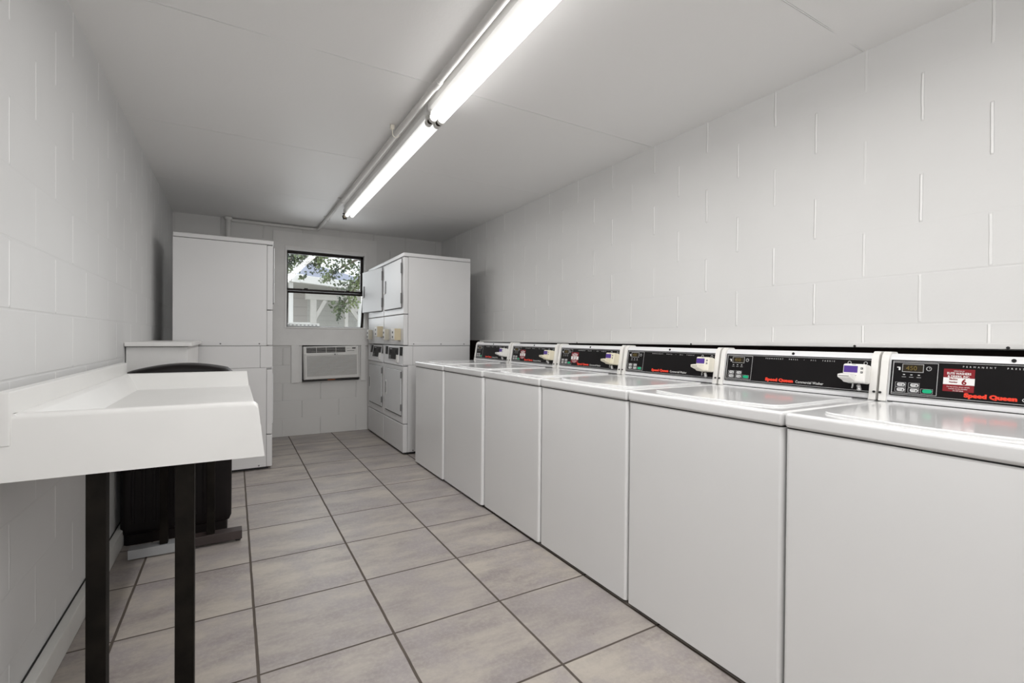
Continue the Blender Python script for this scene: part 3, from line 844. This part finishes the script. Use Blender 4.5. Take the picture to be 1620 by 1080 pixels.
# ------------------------------------------------------------------ white box cabinet by the wall
cb_ = thing('box_cabinet', 'low white boxed-in cabinet with an overhanging top in front of the left dryer', 'cabinet', (-.395, 3.99, 0))
b = MB().box(-.148, .148, -.49, .49, .0, 1.060, .003); b.build('cabinet_body', 'white_paint', cb_)
b = MB().box(-.150, .170, -.53, .535, 1.0635, 1.088, .003); b.build('cabinet_top', 'board', cb_)
MB().box(-.146, .146, -.488, .488, 1.060, 1.0635).build('shadow_gap', 'gap_grey', cb_)

# ------------------------------------------------------------------ outside
gr = MB().box(-14, 22, YB + .3, 40, -.9, -.8).build('ground', 'paving', smooth=False); struct(gr, 'pale paved ground outside the window')
hs = thing('porch_house', 'beige neighbouring house with a blue-grey roof and white porch posts seen through the window', 'house', (1.6, 11, -.8))
HO = (1.6, 11, -.8)
def Hh(name, mb, mats, **k): return T(name, mb, mats, hs, HO, **k)
Hh('wall', MB().box(-1.5, 1.46, 12.0, 12.2, -.8, 2.5), 'siding', smooth=False, label='beige sided wall')
Hh('wall', MB().box(1.46, 6.5, 12.0, 12.2, -.8, 2.5), 'siding_pale', smooth=False, label='pale lap-sided wall')
# main hip roof and lower porch roof
b = MB()
v = [(-2.5, 10.9, 2.40), (1.02, 10.9, 2.42), (1.36, 12.9, 3.05), (-2.5, 12.9, 3.05)]
t_ = bmesh.new()
def slab(mb, quad, th=.06, mi=0):
    t = bmesh.new(); A = [t.verts.new(Vector(p)) for p in quad]; B = [t.verts.new(Vector(p) - Vector((0, 0, th))) for p in quad]
    n = len(quad); t.faces.new(A); t.faces.new(B[::-1])
    for i in range(n): t.faces.new((A[i], B[i], B[(i + 1) % n], A[(i + 1) % n]))
    bmesh.ops.recalc_face_normals(t, faces=t.faces[:]); mb._take(t, mi); return mb
t_.free()
slab(b, [(1.06, 10.7, 2.40), (2.60, 10.9, 2.27), (2.6, 12.6, 2.68), (1.45, 12.9, 3.00)])
slab(b, [(2.60, 10.9, 2.27), (7.0, 11.2, 2.2), (7.0, 12.9, 2.3), (2.6, 12.6, 2.68)])
Hh('roof', b, 'roof', smooth=False)
Hh('hip_cap', MB().tube([(1.06, 10.7, 2.42), (1.45, 12.9, 3.02)], .007, 8), 'ext_cream')
b = MB()
slab(b, [(.55, 10.62, 2.41), (1.22, 10.62, 2.40), (1.22, 10.72, 2.40), (.55, 10.72, 2.41)], .11)
slab(b, [(1.15, 10.50, 2.355), (6.8, 10.9, 1.93), (6.8, 11.0, 1.93), (1.15, 10.62, 2.355)], .13)
slab(b, [(1.0, 10.62, 2.40), (6.8, 10.95, 2.0), (6.8, 11.1, 2.0), (1.0, 10.7, 2.40)], .16)
Hh('fascia', b, 'ext_white', smooth=False, label='white eave boards')
b = MB(); slab(b, [(.55, 10.62, 2.29), (6.8, 10.9, 2.1), (6.8, 12.0, 2.1), (.55, 12.0, 2.29)], .03); Hh('soffit', b, 'siding_pale', smooth=False)
Hh('porch_beam', MB().box(1.30, 5.0, 10.95, 11.08, 1.915, 2.06, .01), 'ext_cream')
for xx, wd in ((1.458, .062), (2.14, .035), (2.44, .055)):
    Hh('porch_post', MB().box(xx - wd, xx + wd, 10.96, 11.07, -.8, 1.92, .008), 'ext_cream' if xx < 2.3 else 'ext_white')
Hh('porch_post', MB().box(.975, 1.055, 10.9, 11.0, -.8, 2.3, .008), 'ext_white')
for (xa, za, xb, zb) in ((1.70, 1.91, 1.49, 1.52), (2.38, 1.70, 2.17, 1.93), (2.42, 1.50, 2.24, 1.75)):
    d = Vector((xb - xa, 0, zb - za)); L = d.length
    m = Matrix.Translation(((xa + xb) / 2, 11.01, (za + zb) / 2)) @ Matrix.Rotation(math.atan2(d.x, d.z), 4, 'Y')
    Hh('brace', MB().box(-.04, .04, -.04, .04, -L / 2, L / 2, .005, mat=m), 'ext_cream')
b = MB().box(1.0, 1.46, 10.98, 11.05, 1.375, 1.425, .006)
Hh('porch_rail', b, 'ext_white')
b = MB()
for k in range(9): b.box(1.0 + k * .052, 1.018 + k * .052, 11.0, 11.03, 1.28, 1.375)
Hh('baluster', b, 'gap_grey')

# tree whose branches hang across the view
tr = thing('leafy_tree', 'leafy tree with drooping branches seen through the top of the window', 'tree', (4.0, 9.4, -.8))
TO = (4.0, 9.4, -.8)
trunk = [(4.0, 9.4, -.8), (3.98, 9.4, .6), (3.9, 9.38, 2.0), (3.7, 9.35, 3.1), (3.2, 9.3, 3.7)]
brs = [[(3.7, 9.35, 3.1), (3.0, 9.2, 3.0), (2.4, 9.1, 2.78), (1.9, 9.0, 2.52), (1.55, 9.0, 2.3), (1.42, 9.0, 2.1)],
       [(3.2, 9.3, 3.7), (2.5, 9.2, 3.3), (1.9, 9.1, 2.9), (1.4, 9.0, 2.58), (1.05, 9.0, 2.42)],
       [(3.9, 9.38, 2.6), (3.1, 9.2, 2.6), (2.4, 9.05, 2.35), (2.0, 9.0, 2.15), (1.78, 9.0, 1.86), (1.62, 9.0, 1.55)],
       [(3.0, 9.2, 3.0), (2.5, 9.1, 2.62), (2.1, 9.0, 2.35), (1.9, 9.0, 2.12), (1.7, 8.95, 2.03)],
       [(1.9, 9.1, 2.9), (1.5, 9.0, 2.8), (1.1, 9.0, 2.66), (.85, 9.0, 2.5), (.75, 9.0, 2.25)],
       [(2.4, 9.1, 2.78), (2.1, 9.0, 2.75), (1.6, 9.0, 2.6), (1.3, 9.0, 2.5), (1.2, 9.0, 2.3)]]
b = MB().tube(trunk, [.16, .13, .11, .08, .05], 10)
for br in brs: b.tube(br, [.04 - .034 * i / (len(br) - 1) for i in range(len(br))], 6)
T('trunk', b, 'bark', tr, TO)
lb = bmesh.new()
def leaf(p, s):
    e = Euler((random.uniform(-1.2, 1.2), random.uniform(-1.2, 1.2), random.uniform(0, 2 * PI)))
    m = Matrix.Translation(p) @ e.to_matrix().to_4x4()
    q = [lb.verts.new(m @ Vector(c)) for c in ((0, 0, 0), (s * .5, s * .36, s * .09), (s, 0, 0), (s * .5, -s * .36, s * .09), (s * .22, s * .26, .04 * s), (s * .22, -s * .26, .04 * s))]
    lb.faces.new((q[0], q[2], q[1], q[4])); lb.faces.new((q[0], q[5], q[3], q[2]))
def cluster(c, r, n, s=.062):
    for _ in range(int(n * 1.25)):
        d = Vector((random.gauss(0, 1), random.gauss(0, .7), random.gauss(0, .8))) * r * .5
        leaf(Vector(c) + d, random.uniform(.6, 1.2) * s)
for br in brs:
    for i in range(len(br) - 1):
        a, c = Vector(br[i]), Vector(br[i + 1])
        for k in range(5):
            if a.x > 3.0: continue
            f = (k + random.random()) / 5
            cluster(a.lerp(c, f), .13, 15)
for c, r, n in (((1.62, 9, 1.66), .17, 60), ((1.63, 9, 1.46), .06, 14), ((1.45, 9, 2.36), .22, 50), ((1.2, 9, 2.48), .2, 45), ((1.85, 9, 2.42), .22, 55), ((1.93, 9, 2.08), .10, 26), ((1.86, 9, 1.74), .14, 40), ((.90, 9, 2.45), .16, 40), ((.80, 9, 2.24), .08, 16), ((1.02, 9, 2.17), .07, 16), ((1.7, 9, 2.52), .2, 45), ((1.35, 9, 2.12), .06, 12), ((1.6, 9, 2.04), .08, 14), ((.93, 9, 2.40), .10, 22), ((1.06, 9, 2.52), .10, 26), ((.84, 9, 2.52), .15, 45), ((1.0, 9, 2.56), .15, 45), ((.80, 9, 2.36), .10, 26), ((1.14, 9, 2.60), .12, 30), ((3.4, 9.3, 3.8), .6, 250), ((2.6, 9.2, 3.4), .5, 200), ((4.2, 9.4, 4.0), .8, 300), ((5.0, 9.5, 3.4), .7, 200)):
    cluster(c, r, n)
me = bpy.data.meshes.new('foliage'); lb.to_mesh(me); lb.free(); me.materials.append(M['leaf'])
me.transform(Matrix.Translation(-Vector(TO)))
fo = bpy.data.objects.new('foliage', me); COL.objects.link(fo); fo.parent = tr; fo['kind'] = 'stuff'

# ------------------------------------------------------------------ light
world = bpy.data.worlds.new('overcast_sky'); SC.world = world; world.use_nodes = True
bg = world.node_tree.nodes['Background']
bg.inputs[0].default_value = (.93, .97, 1., 1); bg.inputs[1].default_value = .78
def area(name, loc, rot, sx, sy, power, col):
    l = bpy.data.lights.new(name, 'AREA'); l.shape = 'RECTANGLE'; l.size = sx; l.size_y = sy; l.energy = power; l.color = col
    o = bpy.data.objects.new(name, l); COL.objects.link(o); o.location = loc; o.rotation_euler = rot; return o
area('rear_fill_light', ((QX0 + QX1) / 2, YR - .1, (QZ0 + QZ1) / 2), (R(90), 0, 0), QX1 - QX0 - .1, QZ1 - QZ0 - .1, 13., (1., .995, .99))  # fill light for camera-facing surfaces, set in the added rear window
# downward light along the tubes of each fixture, the added rear one included
for yc, pw in ((1.272, 10.5), (-1.088, 8.), (3.632, 5.5)):
    area('fixture_light', (.933 + .0085 * (yc - 2.4), yc, ZC - .112), (0, 0, R(-.5)), .10, 2.25, pw, (1., .99, .975))
area('window_daylight', (.933, YB + .17, 1.68), (R(-90), 0, 0), .8, .8, 3.2, (.95, .98, 1.))

# ------------------------------------------------------------------ camera
cam = bpy.data.cameras.new('camera'); co = bpy.data.objects.new('camera', cam); COL.objects.link(co)
cam.sensor_fit = 'HORIZONTAL'; cam.sensor_width = 36.; cam.lens = 36. * 754.24 / 1620.
cam.clip_start = .02; cam.clip_end = 200
th, pit, ro = R(30.191), R(-.426), R(-.4636)
Rv = Vector((math.cos(th), -math.sin(th), 0)); Fh = Vector((math.sin(th), math.cos(th), 0))
Fv = Fh * math.cos(pit) + Vector((0, 0, 1)) * math.sin(pit); Uv = -Fh * math.sin(pit) + Vector((0, 0, 1)) * math.cos(pit)
# image right/up axes after roll
Ri = Rv * math.cos(ro) - Uv * math.sin(ro)
Ui = Uv * math.cos(ro) + Rv * math.sin(ro)
mm = Matrix((Ri, Ui, -Fv)).transposed().to_4x4(); mm.translation = (0, 0, 1.13)
co.matrix_world = mm
SC.camera = co
SC.view_settings.view_transform = 'Standard'
SC.view_settings.look = 'None'
SC.view_settings.exposure = 1.05
SC.view_settings.gamma = 1.0
SC.view_settings.use_curve_mapping = False
